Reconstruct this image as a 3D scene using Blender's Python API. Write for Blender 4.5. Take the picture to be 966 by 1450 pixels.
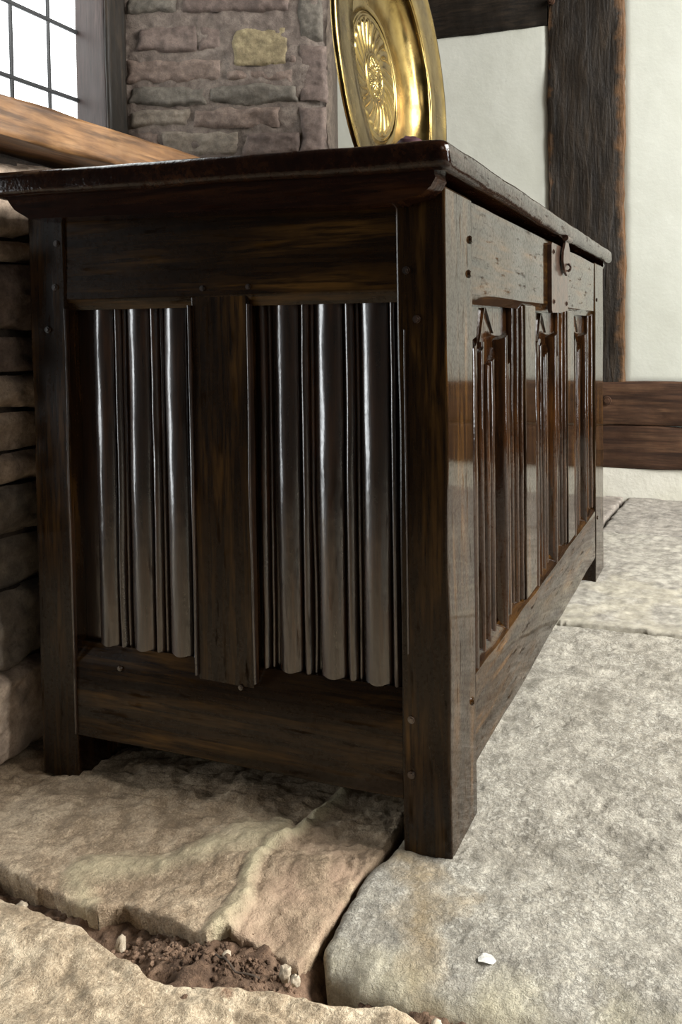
import bpy, bmesh, math, random
import numpy as np
from mathutils import Vector, Matrix

for o in list(bpy.data.objects):
    bpy.data.objects.remove(o, do_unlink=True)
scene = bpy.context.scene
COL = scene.collection
random.seed(7)

# ------------------------------------------------------------------ camera
FPX, PPX, PPY = 1200.54, 577.34, 517.0
yaw, pitch, roll = 0.3601, 0.037, 0.0114
cam_d = bpy.data.cameras.new('camera')
cam = bpy.data.objects.new('camera', cam_d)
COL.objects.link(cam)
fw = Vector((-math.sin(yaw), math.cos(yaw), 0)); rt = Vector((math.cos(yaw), math.sin(yaw), 0)); up = Vector((0, 0, 1))
fw2 = fw * math.cos(pitch) - up * math.sin(pitch); up2 = up * math.cos(pitch) + fw * math.sin(pitch)
rt3 = rt * math.cos(roll) - up2 * math.sin(roll); up3 = up2 * math.cos(roll) + rt * math.sin(roll)
M3 = Matrix((rt3, up3, -fw2)).transposed()
cam.matrix_world = Matrix.Translation((0.2663, -0.821, 0.5508)) @ M3.to_4x4()
cam_d.sensor_fit = 'VERTICAL'; cam_d.sensor_height = 36.0; cam_d.sensor_width = 24.0
cam_d.lens = FPX / 1450 * 36.0
cam_d.shift_x = -(PPX - 483) / 1450
cam_d.shift_y = (PPY - 725) / 1450
cam_d.clip_start = 0.02
scene.camera = cam

# ------------------------------------------------------------------ world, lights, exposure
wd = bpy.data.worlds.new('World'); scene.world = wd
wd.use_nodes = True
bg = wd.node_tree.nodes['Background']
bg.inputs[0].default_value = (1.0, 0.97, 0.92, 1); bg.inputs[1].default_value = 0.035

def area(name, loc, target, sx, sy, power, color):
    l = bpy.data.lights.new(name, 'AREA'); l.shape = 'RECTANGLE'; l.size = sx; l.size_y = sy
    l.energy = power; l.color = color
    o = bpy.data.objects.new(name, l); COL.objects.link(o)
    o.location = loc
    o.rotation_euler = (Vector(target) - Vector(loc)).to_track_quat('-Z', 'Y').to_euler()
    return o
# daylight from the windows of the opposite long wall and of the wall behind the photographer
area('window_light_opposite', (2.9, 0.75, 2.35), (0.3, 0.75, 0.3), 2.2, 1.3, 325, (1.0, 0.985, 0.95))
area('fold_crest_light', (3.1, 0.35, 0.95), (0.2, 0.35, 0.95), 0.45, 1.7, 60, (0.93, 0.98, 1.0))  # added low strip light for bright crests on the front folds
area('window_light_behind', (2.7, -2.0, 2.1), (-0.5, 0.0, 0.4), 1.2, 1.1, 15, (1.0, 0.95, 0.88))
# low light added left of the frame for streaks on the end folds
area('fold_streak_light', (-1.75, -0.58, 0.52), (-0.2, -0.58, 0.52), 0.62, 0.92, 15, (0.94, 0.985, 1.0))

vs = scene.view_settings
vs.view_transform = 'Standard'; vs.look = 'None'; vs.exposure = 0.0; vs.gamma = 1.0; vs.use_curve_mapping = False

# ------------------------------------------------------------------ numeric noise
def _hash(ix, iy, iz, seed):
    h = (ix.astype(np.int64) * 374761393 + iy.astype(np.int64) * 668265263 + iz.astype(np.int64) * 2147483647 + seed * 1274126177) & 0xffffffff
    h = ((h ^ (h >> 13)) * 1274126177) & 0xffffffff
    h = ((h ^ (h >> 16)) * 2246822519) & 0xffffffff
    return ((h ^ (h >> 15)) & 0xffff) / 65535.0 * 2 - 1
def vnoise(x, y, z=0.0, seed=0):
    x, y, z = np.broadcast_arrays(np.asarray(x, float), np.asarray(y, float), np.asarray(z, float))
    ix, iy, iz = np.floor(x), np.floor(y), np.floor(z)
    fx, fy, fz = x - ix, y - iy, z - iz
    fx, fy, fz = (f * f * f * (f * (f * 6 - 15) + 10) for f in (fx, fy, fz))
    r = 0
    for a in (0, 1):
        for b in (0, 1):
            for c in (0, 1):
                w = (fx if a else 1 - fx) * (fy if b else 1 - fy) * (fz if c else 1 - fz)
                r = r + w * _hash(ix + a, iy + b, iz + c, seed)
    return r
def fbm(x, y, z=0.0, seed=0, oct=4, gain=0.5):
    r, a, f = 0, 1.0, 1.0
    for i in range(oct):
        r = r + a * vnoise(np.asarray(x) * f + 13.7 * i, np.asarray(y) * f - 7.1 * i, np.asarray(z) * f + 3.3 * i, seed + i)
        a *= gain; f *= 2.03
    return r

# ------------------------------------------------------------------ object helpers
def tag(o, label=None, cat=None, group=None, kind=None):
    if label: o['label'] = label
    if cat: o['category'] = cat
    if group: o['group'] = group
    if kind: o['kind'] = kind
    return o
def empty(name, loc=(0, 0, 0)):
    o = bpy.data.objects.new(name, None); COL.objects.link(o); o.location = loc; o.empty_display_size = 0.05
    return o
def link(name, me, mat=None, parent=None):
    o = bpy.data.objects.new(name, me); COL.objects.link(o)
    if mat is not None and not me.materials: me.materials.append(mat)
    if parent is not None: o.parent = parent
    return o
def from_data(name, verts, faces, mat=None, parent=None, smooth=True, attr=None):
    me = bpy.data.meshes.new(name)
    me.from_pydata([tuple(map(float, v)) for v in verts], [], [tuple(map(int, f)) for f in faces])
    if smooth:
        me.polygons.foreach_set('use_smooth', [True] * len(me.polygons))
    if attr is not None:
        for an, vals in attr.items():
            a = me.attributes.new(an, 'FLOAT', 'POINT'); a.data.foreach_set('value', np.asarray(vals, dtype=np.float32))
    me.update()
    return link(name, me, mat, parent)
def bm_obj(name, bm, mat, parent=None, smooth_angle=None):
    bmesh.ops.recalc_face_normals(bm, faces=bm.faces[:])
    me = bpy.data.meshes.new(name); bm.to_mesh(me); bm.free()
    if smooth_angle:
        me.polygons.foreach_set('use_smooth', [True] * len(me.polygons))
        try: me.set_sharp_from_angle(angle=math.radians(smooth_angle))
        except Exception: pass
    return link(name, me, mat, parent)
def box_bm(lo, hi, bev=0.002, seg=2, cuts=0, wob=0.0, seed=0):
    """bevelled box, its faces cut along the longest side and shaken a little so that edges look hand made"""
    bm = bmesh.new()
    bmesh.ops.create_cube(bm, size=1.0)
    for v in bm.verts:
        v.co = Vector([lo[i] + (v.co[i] + 0.5) * (hi[i] - lo[i]) for i in range(3)])
    if cuts:
        d = [hi[i] - lo[i] for i in range(3)]; ax = d.index(max(d))
        eds = [e for e in bm.edges if abs((e.verts[0].co - e.verts[1].co)[ax]) > 0.5 * d[ax]]
        bmesh.ops.subdivide_edges(bm, edges=eds, cuts=cuts, use_grid_fill=True)
    if wob:
        for v in bm.verts:
            c = v.co
            v.co = c + Vector((wob * float(vnoise(c.x * 9 + seed, c.y * 9, c.z * 9, seed)), wob * float(vnoise(c.x * 9, c.y * 9 + seed, c.z * 9, seed + 5)), wob * 0.4 * float(vnoise(c.x * 9, c.y * 9, c.z * 9 + seed, seed + 9))))
    if bev:
        eds = [e for e in bm.edges if len(e.link_faces) == 2 and e.calc_face_angle(0) > 0.6]
        bmesh.ops.bevel(bm, geom=eds, offset=bev, segments=seg, affect='EDGES', profile=0.5)
    return bm
def box(name, lo, hi, mat, parent=None, bev=0.002, seg=2, cuts=0, wob=0.0, seed=0):
    return bm_obj(name, box_bm(lo, hi, bev, seg, cuts, wob, seed), mat, parent, 15)
def prism(name, prof, axis, a, b, mat, parent=None, n=1, smooth=35, wob=0.0, seed=0):
    """closed 2D outline swept along an axis; the outline is given in the two other axes, in order"""
    oth = [i for i in range(3) if i != axis]
    bm = bmesh.new(); rows = []
    for k in range(n + 1):
        t = a + (b - a) * k / n; row = []
        for (p, q) in prof:
            c = [0, 0, 0]; c[axis] = t; c[oth[0]] = p; c[oth[1]] = q
            if wob:
                c[oth[0]] += wob * float(vnoise(t * 14 + p * 30, q * 30, seed, seed)); c[oth[1]] += wob * float(vnoise(t * 14 + 50, p * 30, q * 30, seed + 3))
            row.append(bm.verts.new(c))
        rows.append(row)
    m = len(prof)
    for k in range(n):
        for i in range(m):
            bm.faces.new((rows[k][i], rows[k][(i + 1) % m], rows[k + 1][(i + 1) % m], rows[k + 1][i]))
    bm.faces.new(rows[0]); bm.faces.new(rows[-1][::-1])
    return bm_obj(name, bm, mat, parent, smooth)

# ------------------------------------------------------------------ materials
def new_mat(name):
    m = bpy.data.materials.new(name); m.use_nodes = True
    nt = m.node_tree; b = nt.nodes['Principled BSDF']
    return m, nt, b
def N(nt, t, **kw):
    n = nt.nodes.new(t)
    for k, v in kw.items():
        if k in n.inputs: n.inputs[k].default_value = v
        else: setattr(n, k, v)
    return n
def ramp(nt, fac, stops, interp='LINEAR'):
    r = nt.nodes.new('ShaderNodeValToRGB'); r.color_ramp.interpolation = interp
    el = r.color_ramp.elements
    while len(el) < len(stops): el.new(0.5)
    for e, (p, c) in zip(el, stops):
        e.position = p; e.color = (c, c, c, 1) if isinstance(c, (int, float)) else (*c, 1)
    nt.links.new(fac, r.inputs[0]); return r
def mix(nt, fac, a, b, mode='MIX'):
    m = nt.nodes.new('ShaderNodeMix'); m.data_type = 'RGBA'; m.blend_type = mode
    for idx, val in ((0, fac), (6, a), (7, b)):
        if hasattr(val, 'is_linked'): nt.links.new(val, m.inputs[idx])
        elif isinstance(val, (int, float)): m.inputs[idx].default_value = val if idx == 0 else (val, val, val, 1)
        else: m.inputs[idx].default_value = (*val, 1)
    return m.outputs[2]
def coords(nt, scale=(1, 1, 1), kind='Object'):
    tc = nt.nodes.new('ShaderNodeTexCoord'); mp = nt.nodes.new('ShaderNodeMapping')
    mp.inputs['Scale'].default_value = scale; nt.links.new(tc.outputs[kind], mp.inputs[0]); return mp.outputs[0]
def noise(nt, vec, scale, detail=5, rough=0.55, dist=0.0):
    n = nt.nodes.new('ShaderNodeTexNoise'); n.inputs['Scale'].default_value = scale; n.inputs['Detail'].default_value = detail
    n.inputs['Roughness'].default_value = rough; n.inputs['Distortion'].default_value = dist
    nt.links.new(vec, n.inputs['Vector']); return n.outputs[0]
def bump(nt, b, height, strength=0.3, dist=0.002):
    bp = nt.nodes.new('ShaderNodeBump'); bp.inputs['Strength'].default_value = strength; bp.inputs['Distance'].default_value = dist
    nt.links.new(height, bp.inputs['Height']); nt.links.new(bp.outputs[0], b.inputs['Normal']); return bp
def mathn(nt, op, a, b=None):
    m = nt.nodes.new('ShaderNodeMath'); m.operation = op
    for i, v in enumerate((a, b)):
        if v is None: continue
        if hasattr(v, 'is_linked'): nt.links.new(v, m.inputs[i])
        else: m.inputs[i].default_value = v
    return m.outputs[0]

def wood(name, axis, dark, mid, light, r0=0.2, r1=0.4, coat=0.0, stretch=14.0, bstr=0.25, spec=0.5, coat_r=0.12, fine=220, coat_ior=1.45):
    m, nt, b = new_mat(name)
    sc = [1.0, 1.0, 1.0]; sc[axis] = 1.0 / stretch
    v = coords(nt, sc)
    n1 = noise(nt, v, 60, 6, 0.6, 0.6)
    n2 = noise(nt, v, fine, 4, 0.6)
    n3 = noise(nt, coords(nt), 7, 4, 0.6)
    c = ramp(nt, n1, [(0.30, dark), (0.5, mid), (0.72, light)]).outputs[0]
    c = mix(nt, ramp(nt, n2, [(0.35, 0.75), (0.55, 0.0)]).outputs[0], c, tuple(x * 0.35 for x in dark))
    c = mix(nt, ramp(nt, n3, [(0.35, 0.7), (0.65, 0.0)]).outputs[0], c, dark)
    nt.links.new(c, b.inputs['Base Color'])
    rr = ramp(nt, n3, [(0.3, r0), (0.7, r1)]); nt.links.new(rr.outputs[0], b.inputs['Roughness'])
    b.inputs['Specular IOR Level'].default_value = spec
    if spec < 0.1: b.inputs['IOR'].default_value = 1.04; b.inputs['Specular IOR Level'].default_value = 0.5
    b.inputs['Coat Roughness'].default_value = coat_r; b.inputs['Coat IOR'].default_value = coat_ior
    if coat:
        sc2 = [1.0, 1.0, 1.0]; sc2[axis] = 0.16
        pit = noise(nt, coords(nt, sc2), 105, 4, 0.65)
        cw = mathn(nt, 'MULTIPLY', ramp(nt, pit, [(0.30, 0.1 * coat), (0.42, coat)]).outputs[0], ramp(nt, noise(nt, coords(nt), 240, 4, 0.7), [(0.34, 0.62), (0.56, 1.0)]).outputs[0])
        nt.links.new(cw, b.inputs['Coat Weight'])
    h = mathn(nt, 'ADD', mathn(nt, 'MULTIPLY', n1, 0.6), mathn(nt, 'MULTIPLY', n2, 0.5))
    h = mathn(nt, 'ADD', h, mathn(nt, 'MULTIPLY', noise(nt, coords(nt), 45, 3), 0.9))
    bp = bump(nt, b, h, bstr, 0.0012)
    nt.links.new(bp.outputs[0], b.inputs['Coat Normal'])
    return m

OAK = dict(dark=(0.007, 0.003, 0.0011), mid=(0.024, 0.0105, 0.0026), light=(0.10, 0.045, 0.010))
oak = [wood('polished_oak_' + 'xyz'[i], i, **OAK, r0=0.3, r1=0.45, coat=1.0, coat_r=0.06, bstr=0.06, spec=0.02, coat_ior=1.45) for i in range(3)]
oak_end = [wood('rough_coat_end_oak_' + 'xyz'[i], i, (0.007, 0.0032, 0.0011), (0.024, 0.0115, 0.003), (0.105, 0.052, 0.012), r0=0.3, r1=0.45, coat=0.75, coat_r=0.24, bstr=0.16, spec=0.02, coat_ior=1.42) for i in range(3)]  # weaker, rougher coat so the chest end mirrors the floor less
oak_fold = wood('carved_oak', 2, (0.009, 0.004, 0.002), (0.026, 0.0105, 0.004), (0.07, 0.027, 0.007), r0=0.38, r1=0.5, coat=1.0, coat_r=0.19, bstr=0.32, spec=0.3, coat_ior=1.8)
oak_front = wood('carved_front_oak', 2, (0.008, 0.0032, 0.0012), (0.024, 0.009, 0.0026), (0.075, 0.028, 0.006), r0=0.35, r1=0.45, coat=1.0, coat_r=0.09, bstr=0.18, spec=0.05, coat_ior=1.5)
oak_lid = [wood('lid_oak_' + 'xyz'[i], i, (0.008, 0.003, 0.0018), (0.018, 0.0065, 0.003), (0.045, 0.017, 0.006), r0=0.35, r1=0.45, coat=0.9, coat_r=0.09, bstr=0.6, spec=0.05, coat_ior=1.42) for i in range(3)]
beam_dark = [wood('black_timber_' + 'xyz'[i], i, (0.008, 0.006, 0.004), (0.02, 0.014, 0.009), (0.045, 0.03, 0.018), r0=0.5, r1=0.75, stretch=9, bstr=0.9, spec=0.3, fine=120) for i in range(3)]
beam_brown = wood('brown_sill_timber', 0, (0.03, 0.014, 0.008), (0.085, 0.04, 0.02), (0.15, 0.08, 0.042), r0=0.5, r1=0.7, stretch=16, bstr=0.8, spec=0.3, fine=90)
sill_wood = wood('golden_sill_oak', 1, (0.06, 0.026, 0.010), (0.26, 0.13, 0.05), (0.42, 0.24, 0.11), r0=0.4, r1=0.6, stretch=11, bstr=0.6, spec=0.4, fine=100)
jamb_wood = wood('window_jamb_wood', 2, (0.030, 0.018, 0.015), (0.055, 0.032, 0.027), (0.09, 0.058, 0.05), r0=0.45, r1=0.6, stretch=16, bstr=0.4, spec=0.4)

def stone_mat(name, cols, grit=0, speck=0.0, bstr=0.5, scale=1.0, vein=None, speck_col=(0.6, 0.58, 0.52), dark_speck=(0.10, 0.09, 0.075), stain=None):
    m, nt, b = new_mat(name)
    v = coords(nt)
    big = noise(nt, v, 5 * scale, 5, 0.6, 0.4)
    med = noise(nt, v, 38 * scale, 6, 0.65)
    fin = noise(nt, v, 260 * scale, 4, 0.7)
    c = ramp(nt, big, [(0.32, cols[0]), (0.5, cols[1]), (0.68, cols[2])]).outputs[0]
    c = mix(nt, ramp(nt, med, [(0.35, 0.65), (0.55, 0.0)]).outputs[0], c, tuple(x * 0.55 for x in cols[0]))
    c = mix(nt, ramp(nt, med, [(0.52, 0.0), (0.72, 0.6)]).outputs[0], c, tuple(min(1, x * 1.35) for x in cols[2]))
    if grit:
        gr = noise(nt, v, 420, 3, 0.8); g2 = noise(nt, v, 900, 2, 0.7)
        c = mix(nt, ramp(nt, gr, [(0.36, 0.6), (0.5, 0.0)]).outputs[0], c, tuple(x * 0.5 for x in cols[0]))
        c = mix(nt, ramp(nt, gr, [(0.54, 0.0), (0.68, 0.55)]).outputs[0], c, tuple(min(1, x * 1.3) for x in cols[2]))
        c = mix(nt, ramp(nt, noise(nt, v, 70, 6, 0.75), [(0.30, 0.6), (0.45, 0.0)]).outputs[0], c, tuple(x * 0.62 for x in cols[0]))
    if grit:
        mo = noise(nt, v, 17, 6, 0.7, 0.8)
        c = mix(nt, ramp(nt, mo, [(0.34, 0.75), (0.5, 0.0)]).outputs[0], c, tuple(x * 0.6 for x in cols[0]))
        c = mix(nt, ramp(nt, mo, [(0.52, 0.0), (0.7, 0.6)]).outputs[0], c, tuple(min(1, x * 1.22) for x in cols[2]))
    if speck:
        sp = noise(nt, v, 130 * scale, 6, 0.75)
        sm = mathn(nt, 'MULTIPLY', ramp(nt, sp, [(0.50, 0.0), (0.56, 1.0)]).outputs[0], ramp(nt, noise(nt, v, 9 * scale, 4), [(0.35, 0.25), (0.6, 1.0)]).outputs[0])
        c = mix(nt, mathn(nt, 'MULTIPLY', sm, speck), c, speck_col)
        dk = noise(nt, v, 150 * scale, 4, 0.7)
        c = mix(nt, mathn(nt, 'MULTIPLY', ramp(nt, dk, [(0.30, 1.0), (0.39, 0.0)]).outputs[0], speck * 0.8), c, dark_speck)
    else:
        c = mix(nt, ramp(nt, fin, [(0.3, 0.5), (0.5, 0.0)]).outputs[0], c, tuple(x * 0.5 for x in cols[0]))
    if vein:
        for an, vc in vein:
            at = nt.nodes.new('ShaderNodeAttribute'); at.attribute_name = an
            fac = mathn(nt, 'MULTIPLY', at.outputs['Fac'], ramp(nt, med, [(0.25, 0.45), (0.6, 1.0)]).outputs[0])
            c = mix(nt, fac, c, vc)
    nt.links.new(c, b.inputs['Base Color'])
    b.inputs['Roughness'].default_value = 0.75; b.inputs['Specular IOR Level'].default_value = 0.3
    h = mathn(nt, 'ADD', mathn(nt, 'MULTIPLY', med, 1.0), mathn(nt, 'MULTIPLY', fin, 0.35))
    if grit: h = mathn(nt, 'ADD', h, mathn(nt, 'MULTIPLY', gr, 0.45))
    if speck: h = mathn(nt, 'ADD', h, mathn(nt, 'MULTIPLY', sm, 0.35))
    bump(nt, b, h, bstr, 0.004)
    return m
flag_tan = stone_mat('flag_tan', [(0.30, 0.215, 0.135), (0.43, 0.32, 0.21), (0.52, 0.415, 0.29)], bstr=0.9, grit=1, vein=[('vein', (0.56, 0.50, 0.32)), ('wash', (0.36, 0.25, 0.17))])
flag_cream = stone_mat('flag_cream', [(0.48, 0.36, 0.23), (0.63, 0.50, 0.345), (0.73, 0.62, 0.455)], bstr=1.0, grit=1, vein=[('vein', (0.24, 0.10, 0.05))])
flag_grey = stone_mat('flag_grey', [(0.31, 0.28, 0.225), (0.39, 0.36, 0.30), (0.47, 0.435, 0.365)], speck=0.5, bstr=0.8, grit=1, speck_col=(0.60, 0.565, 0.49), dark_speck=(0.19, 0.165, 0.13), vein=[('vein', (0.29, 0.21, 0.11)), ('wash', (0.50, 0.45, 0.31))])
flag_pale = stone_mat('flag_pale', [(0.23, 0.21, 0.18), (0.33, 0.305, 0.26), (0.43, 0.405, 0.34)], speck=0.25, bstr=0.3, vein=[('vein', (0.50, 0.455, 0.34))])
flag_far = stone_mat('flag_far', [(0.21, 0.19, 0.165), (0.29, 0.265, 0.23), (0.36, 0.33, 0.285)], speck=0.25, bstr=0.3, vein=[('vein', (0.22, 0.13, 0.10))])
dirt_mat = stone_mat('dirt', [(0.10, 0.058, 0.036), (0.18, 0.11, 0.068), (0.27, 0.175, 0.115)], bstr=1.0, scale=2.5)
pebble_mat = stone_mat('pale_pebble', [(0.42, 0.34, 0.24), (0.55, 0.46, 0.34), (0.66, 0.58, 0.46)], bstr=0.4, scale=3)
white_chip = stone_mat('white_chip', [(0.7, 0.68, 0.62), (0.78, 0.76, 0.7), (0.85, 0.82, 0.78)], bstr=0.3, scale=3)
wall_pink = stone_mat('wall_stone_pink', [(0.115, 0.082, 0.066), (0.165, 0.12, 0.097), (0.196, 0.149, 0.122)], bstr=0.6)
wall_grey = stone_mat('wall_stone_grey', [(0.089, 0.075, 0.059), (0.115, 0.1, 0.082), (0.142, 0.124, 0.1)], bstr=0.6)
wall_buff = stone_mat('wall_stone_buff', [(0.151, 0.122, 0.095), (0.192, 0.158, 0.124), (0.224, 0.192, 0.154)], bstr=0.6)
wall_yellow = stone_mat('wall_stone_yellow', [(0.171, 0.132, 0.074), (0.224, 0.179, 0.101), (0.297, 0.253, 0.148)], bstr=0.8)
wall_mauve = stone_mat('wall_stone_mauve', [(0.097, 0.07, 0.059), (0.127, 0.093, 0.078), (0.151, 0.113, 0.095)], bstr=0.6)
wall_tan = stone_mat('wall_stone_tan', [(0.32, 0.24, 0.18), (0.45, 0.345, 0.26), (0.52, 0.41, 0.315)], bstr=0.7)
mortar_mat = stone_mat('wall_mortar', [(0.115, 0.088, 0.073), (0.147, 0.115, 0.095), (0.174, 0.143, 0.12)], bstr=0.9)
joint_and_shade = stone_mat('wall_joint_and_shade', [(0.05, 0.038, 0.03), (0.08, 0.06, 0.046), (0.11, 0.085, 0.065)], bstr=0.9)

def plaster(name, a, b_, bs=0.25):
    m, nt, b = new_mat(name); v = coords(nt)
    c = ramp(nt, noise(nt, v, 3, 5, 0.6), [(0.35, a), (0.65, b_)]).outputs[0]
    c = mix(nt, ramp(nt, noise(nt, v, 120, 3), [(0.24, 0.5), (0.3, 0.0)]).outputs[0], c, tuple(x * 0.75 for x in a))
    nt.links.new(c, b.inputs['Base Color']); b.inputs['Roughness'].default_value = 0.85; b.inputs['Specular IOR Level'].default_value = 0.2
    bump(nt, b, noise(nt, v, 30, 6, 0.65), bs, 0.004); return m
plaster_mat = plaster('limewash_plaster', (0.57, 0.578, 0.505), (0.63, 0.638, 0.57))
plinth_mat = plaster('limewash_plinth', (0.62, 0.60, 0.50), (0.74, 0.72, 0.63), 0.7)

m, nt, b = new_mat('brass'); brass = m
v = coords(nt)
c = ramp(nt, noise(nt, v, 14, 5, 0.65), [(0.32, (0.10, 0.062, 0.020)), (0.44, (0.22, 0.152, 0.052)), (0.72, (0.36, 0.26, 0.10))]).outputs[0]
nt.links.new(c, b.inputs['Base Color']); b.inputs['Metallic'].default_value = 1.0
nt.links.new(ramp(nt, noise(nt, v, 25, 5), [(0.3, 0.16), (0.7, 0.3)]).outputs[0], b.inputs['Roughness'])
bump(nt, b, noise(nt, v, 40, 4), 0.12, 0.002)

m, nt, b = new_mat('iron'); iron = m
v = coords(nt)
nt.links.new(ramp(nt, noise(nt, v, 60, 5), [(0.35, (0.022, 0.012, 0.008)), (0.7, (0.06, 0.03, 0.019))]).outputs[0], b.inputs['Base Color'])
b.inputs['Roughness'].default_value = 0.45; b.inputs['Coat Weight'].default_value = 0.55; b.inputs['Coat Roughness'].default_value = 0.1; b.inputs['Specular IOR Level'].default_value = 0.1
bump(nt, b, noise(nt, v, 150, 4), 0.4, 0.002)

m, nt, b = new_mat('lead_came'); lead = m
b.inputs['Base Color'].default_value = (0.05, 0.052, 0.055, 1); b.inputs['Roughness'].default_value = 0.6; b.inputs['Metallic'].default_value = 0.4
bump(nt, b, noise(nt, coords(nt), 90, 3), 0.4, 0.002)

m, nt, b = new_mat('daylit_glass'); glass = m
v = coords(nt)
nt.links.new(ramp(nt, noise(nt, v, 6, 3), [(0.3, (0.90, 0.96, 0.97)), (0.7, (1, 1, 1))]).outputs[0], b.inputs['Emission Color'])
b.inputs['Emission Strength'].default_value = 3.2; b.inputs['Base Color'].default_value = (0.8, 0.85, 0.85, 1); b.inputs['Roughness'].default_value = 0.1
bump(nt, b, noise(nt, v, 12, 2), 0.2, 0.003)

m, nt, b = new_mat('red_cloth'); red = m
nt.links.new(ramp(nt, noise(nt, coords(nt), 120, 4), [(0.3, (0.025, 0.004, 0.008)), (0.7, (0.07, 0.012, 0.02))]).outputs[0], b.inputs['Base Color'])
b.inputs['Roughness'].default_value = 0.8
m, nt, b = new_mat('dry_twig'); twig_mat = m
nt.links.new(ramp(nt, noise(nt, coords(nt), 200, 4), [(0.3, (0.03, 0.022, 0.014)), (0.7, (0.09, 0.06, 0.04))]).outputs[0], b.inputs['Base Color'])
b.inputs['Roughness'].default_value = 0.85

# ================================================================== FLOOR
def seg_dist(X, Y, poly, closed=True):
    n = len(poly); d = np.full(X.shape, 1e9)
    for i in range(n if closed else n - 1):
        ax, ay = poly[i]; bx, by = poly[(i + 1) % n]
        ex, ey = bx - ax, by - ay
        t = np.clip(((X - ax) * ex + (Y - ay) * ey) / (ex * ex + ey * ey + 1e-12), 0, 1)
        d = np.minimum(d, np.hypot(X - ax - t * ex, Y - ay - t * ey))
    return d
def inside(X, Y, poly):
    r = np.zeros(X.shape, bool); n = len(poly)
    for i in range(n):
        ax, ay = poly[i]; bx, by = poly[(i + 1) % n]
        c = ((ay > Y) != (by > Y)) & (X < (bx - ax) * (Y - ay) / (by - ay + 1e-12) + ax)
        r ^= c
    return r
def axis_pts(spans):
    out = []
    for a, b_, st in spans:
        out += list(np.arange(a, b_, st))
    out.append(spans[-1][1]); return np.array(out)
def flagstone(poly, xs, ys, mat, parent, top=0.0, thick=0.045, edge_r=0.010, rough=0.0035, seed=0, shape=None, attr=None, wob=0.004, lam=0.0, under=0.004):
    X, Y = np.meshgrid(xs, ys)
    d = seg_dist(X, Y, poly); d = np.where(inside(X, Y, poly), d, -d)
    d = d + wob * fbm(X * 30, Y * 30, 0.3, seed + 40, 3, 0.4)
    z = rough * fbm(X * 7, Y * 7, 0, seed, 3) + rough * 0.5 * fbm(X * 40, Y * 40, 0, seed + 11, 3) + rough * 0.16 * fbm(X * 180, Y * 180, 0, seed + 21, 2)
    if lam:
        q = fbm(X * 5 + 0.6 * Y * 5, Y * 9 - X * 4, 0, seed + 31, 4) * 3.0
        st = np.floor(q) + np.clip((q - np.floor(q)) * 5 - 4, 0, 1)
        z = z + lam * st
    if shape is not None: z = z + shape(X, Y)
    k = np.clip(1 - d / edge_r, 0, 1)
    z = z - edge_r * (1 - np.sqrt(np.clip(1 - k * k, 0, 1)))
    out = d < 0
    z = np.where(out, -thick, z + top)
    gy, gx = np.gradient(d, ys, xs); gl = np.maximum(gx * gx + gy * gy, 0.3)
    snap = out & (d > -0.012)
    X = np.where(snap, X + (under - d) * gx / gl * 0.97, X); Y = np.where(snap, Y + (under - d) * gy / gl * 0.97, Y)
    keepv = d > -0.02
    ny, nx = X.shape
    # drop everything well outside the outline
    idx = np.full(X.shape, -1); idx[keepv] = np.arange(keepv.sum())
    verts = np.stack([X[keepv], Y[keepv], z[keepv]], 1)
    a, b_, c, e = idx[:-1, :-1], idx[:-1, 1:], idx[1:, 1:], idx[1:, :-1]
    alow = (out[:-1, :-1] & out[:-1, 1:] & out[1:, 1:] & out[1:, :-1])
    ok = (a >= 0) & (b_ >= 0) & (c >= 0) & (e >= 0) & ~alow
    faces = np.stack([a[ok], b_[ok], c[ok], e[ok]], 1)
    used = np.unique(faces); rem = np.full(len(verts), -1); rem[used] = np.arange(len(used))
    at = None
    if attr is not None:
        at = {kk: np.clip(f(X, Y)[keepv][used], 0, 1) for kk, f in attr.items()}
    return from_data('flagstone', verts[used], rem[faces], mat, parent, True, at)
def band(poly, w, seed=0, wob=0.01):
    def f(X, Y):
        d = seg_dist(X + wob * fbm(X * 20, Y * 20, 0, seed, 3), Y + wob * fbm(X * 20, Y * 20, 5, seed + 2, 3), poly, False)
        return np.clip(1 - d / w, 0, 1) ** 0.7
    return f

floor = from_data('floor', [(-2.2, -1.6, -0.09), (3.2, -1.6, -0.09), (3.2, 2.1, -0.09), (-2.2, 2.1, -0.09)], [(0, 1, 2, 3)], dirt_mat, None, False)
tag(floor, 'floor of big uneven stone flags with earth in the open joints', None, None, 'structure')

# the flag under the near end of the chest
vein_line = [(-0.150, 0.085), (-0.168, 0.03), (-0.186, -0.024), (-0.193, -0.066), (-0.170, -0.115), (-0.172, -0.170)]
vein2 = [(-0.21, -0.02), (-0.27, -0.075), (-0.36, -0.143), (-0.33, -0.17)]
vb, vb2 = band(vein_line, 0.012, 3, 0.008), band(vein2, 0.022, 5, 0.014)
def shape_a(X, Y):
    z = 0.006 * vb(X, Y) + 0.003 * vb2(X, Y)
    right = np.clip((X + 0.185 + 0.25 * (Y + 0.02)) / 0.02, 0, 1)
    z = z - 0.004 * right * np.clip((0.06 - Y) / 0.08, 0, 1)
    ridge = fbm(X * 9 + Y * 14, Y * 34 - X * 16, 0, 77, 4)
    z = z + 0.008 * np.abs(ridge) * np.clip((Y + 0.10) / 0.08, 0, 1)
    z = z - 0.006 * np.clip((-0.125 - Y) / 0.05, 0, 1) * right
    return z
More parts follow.
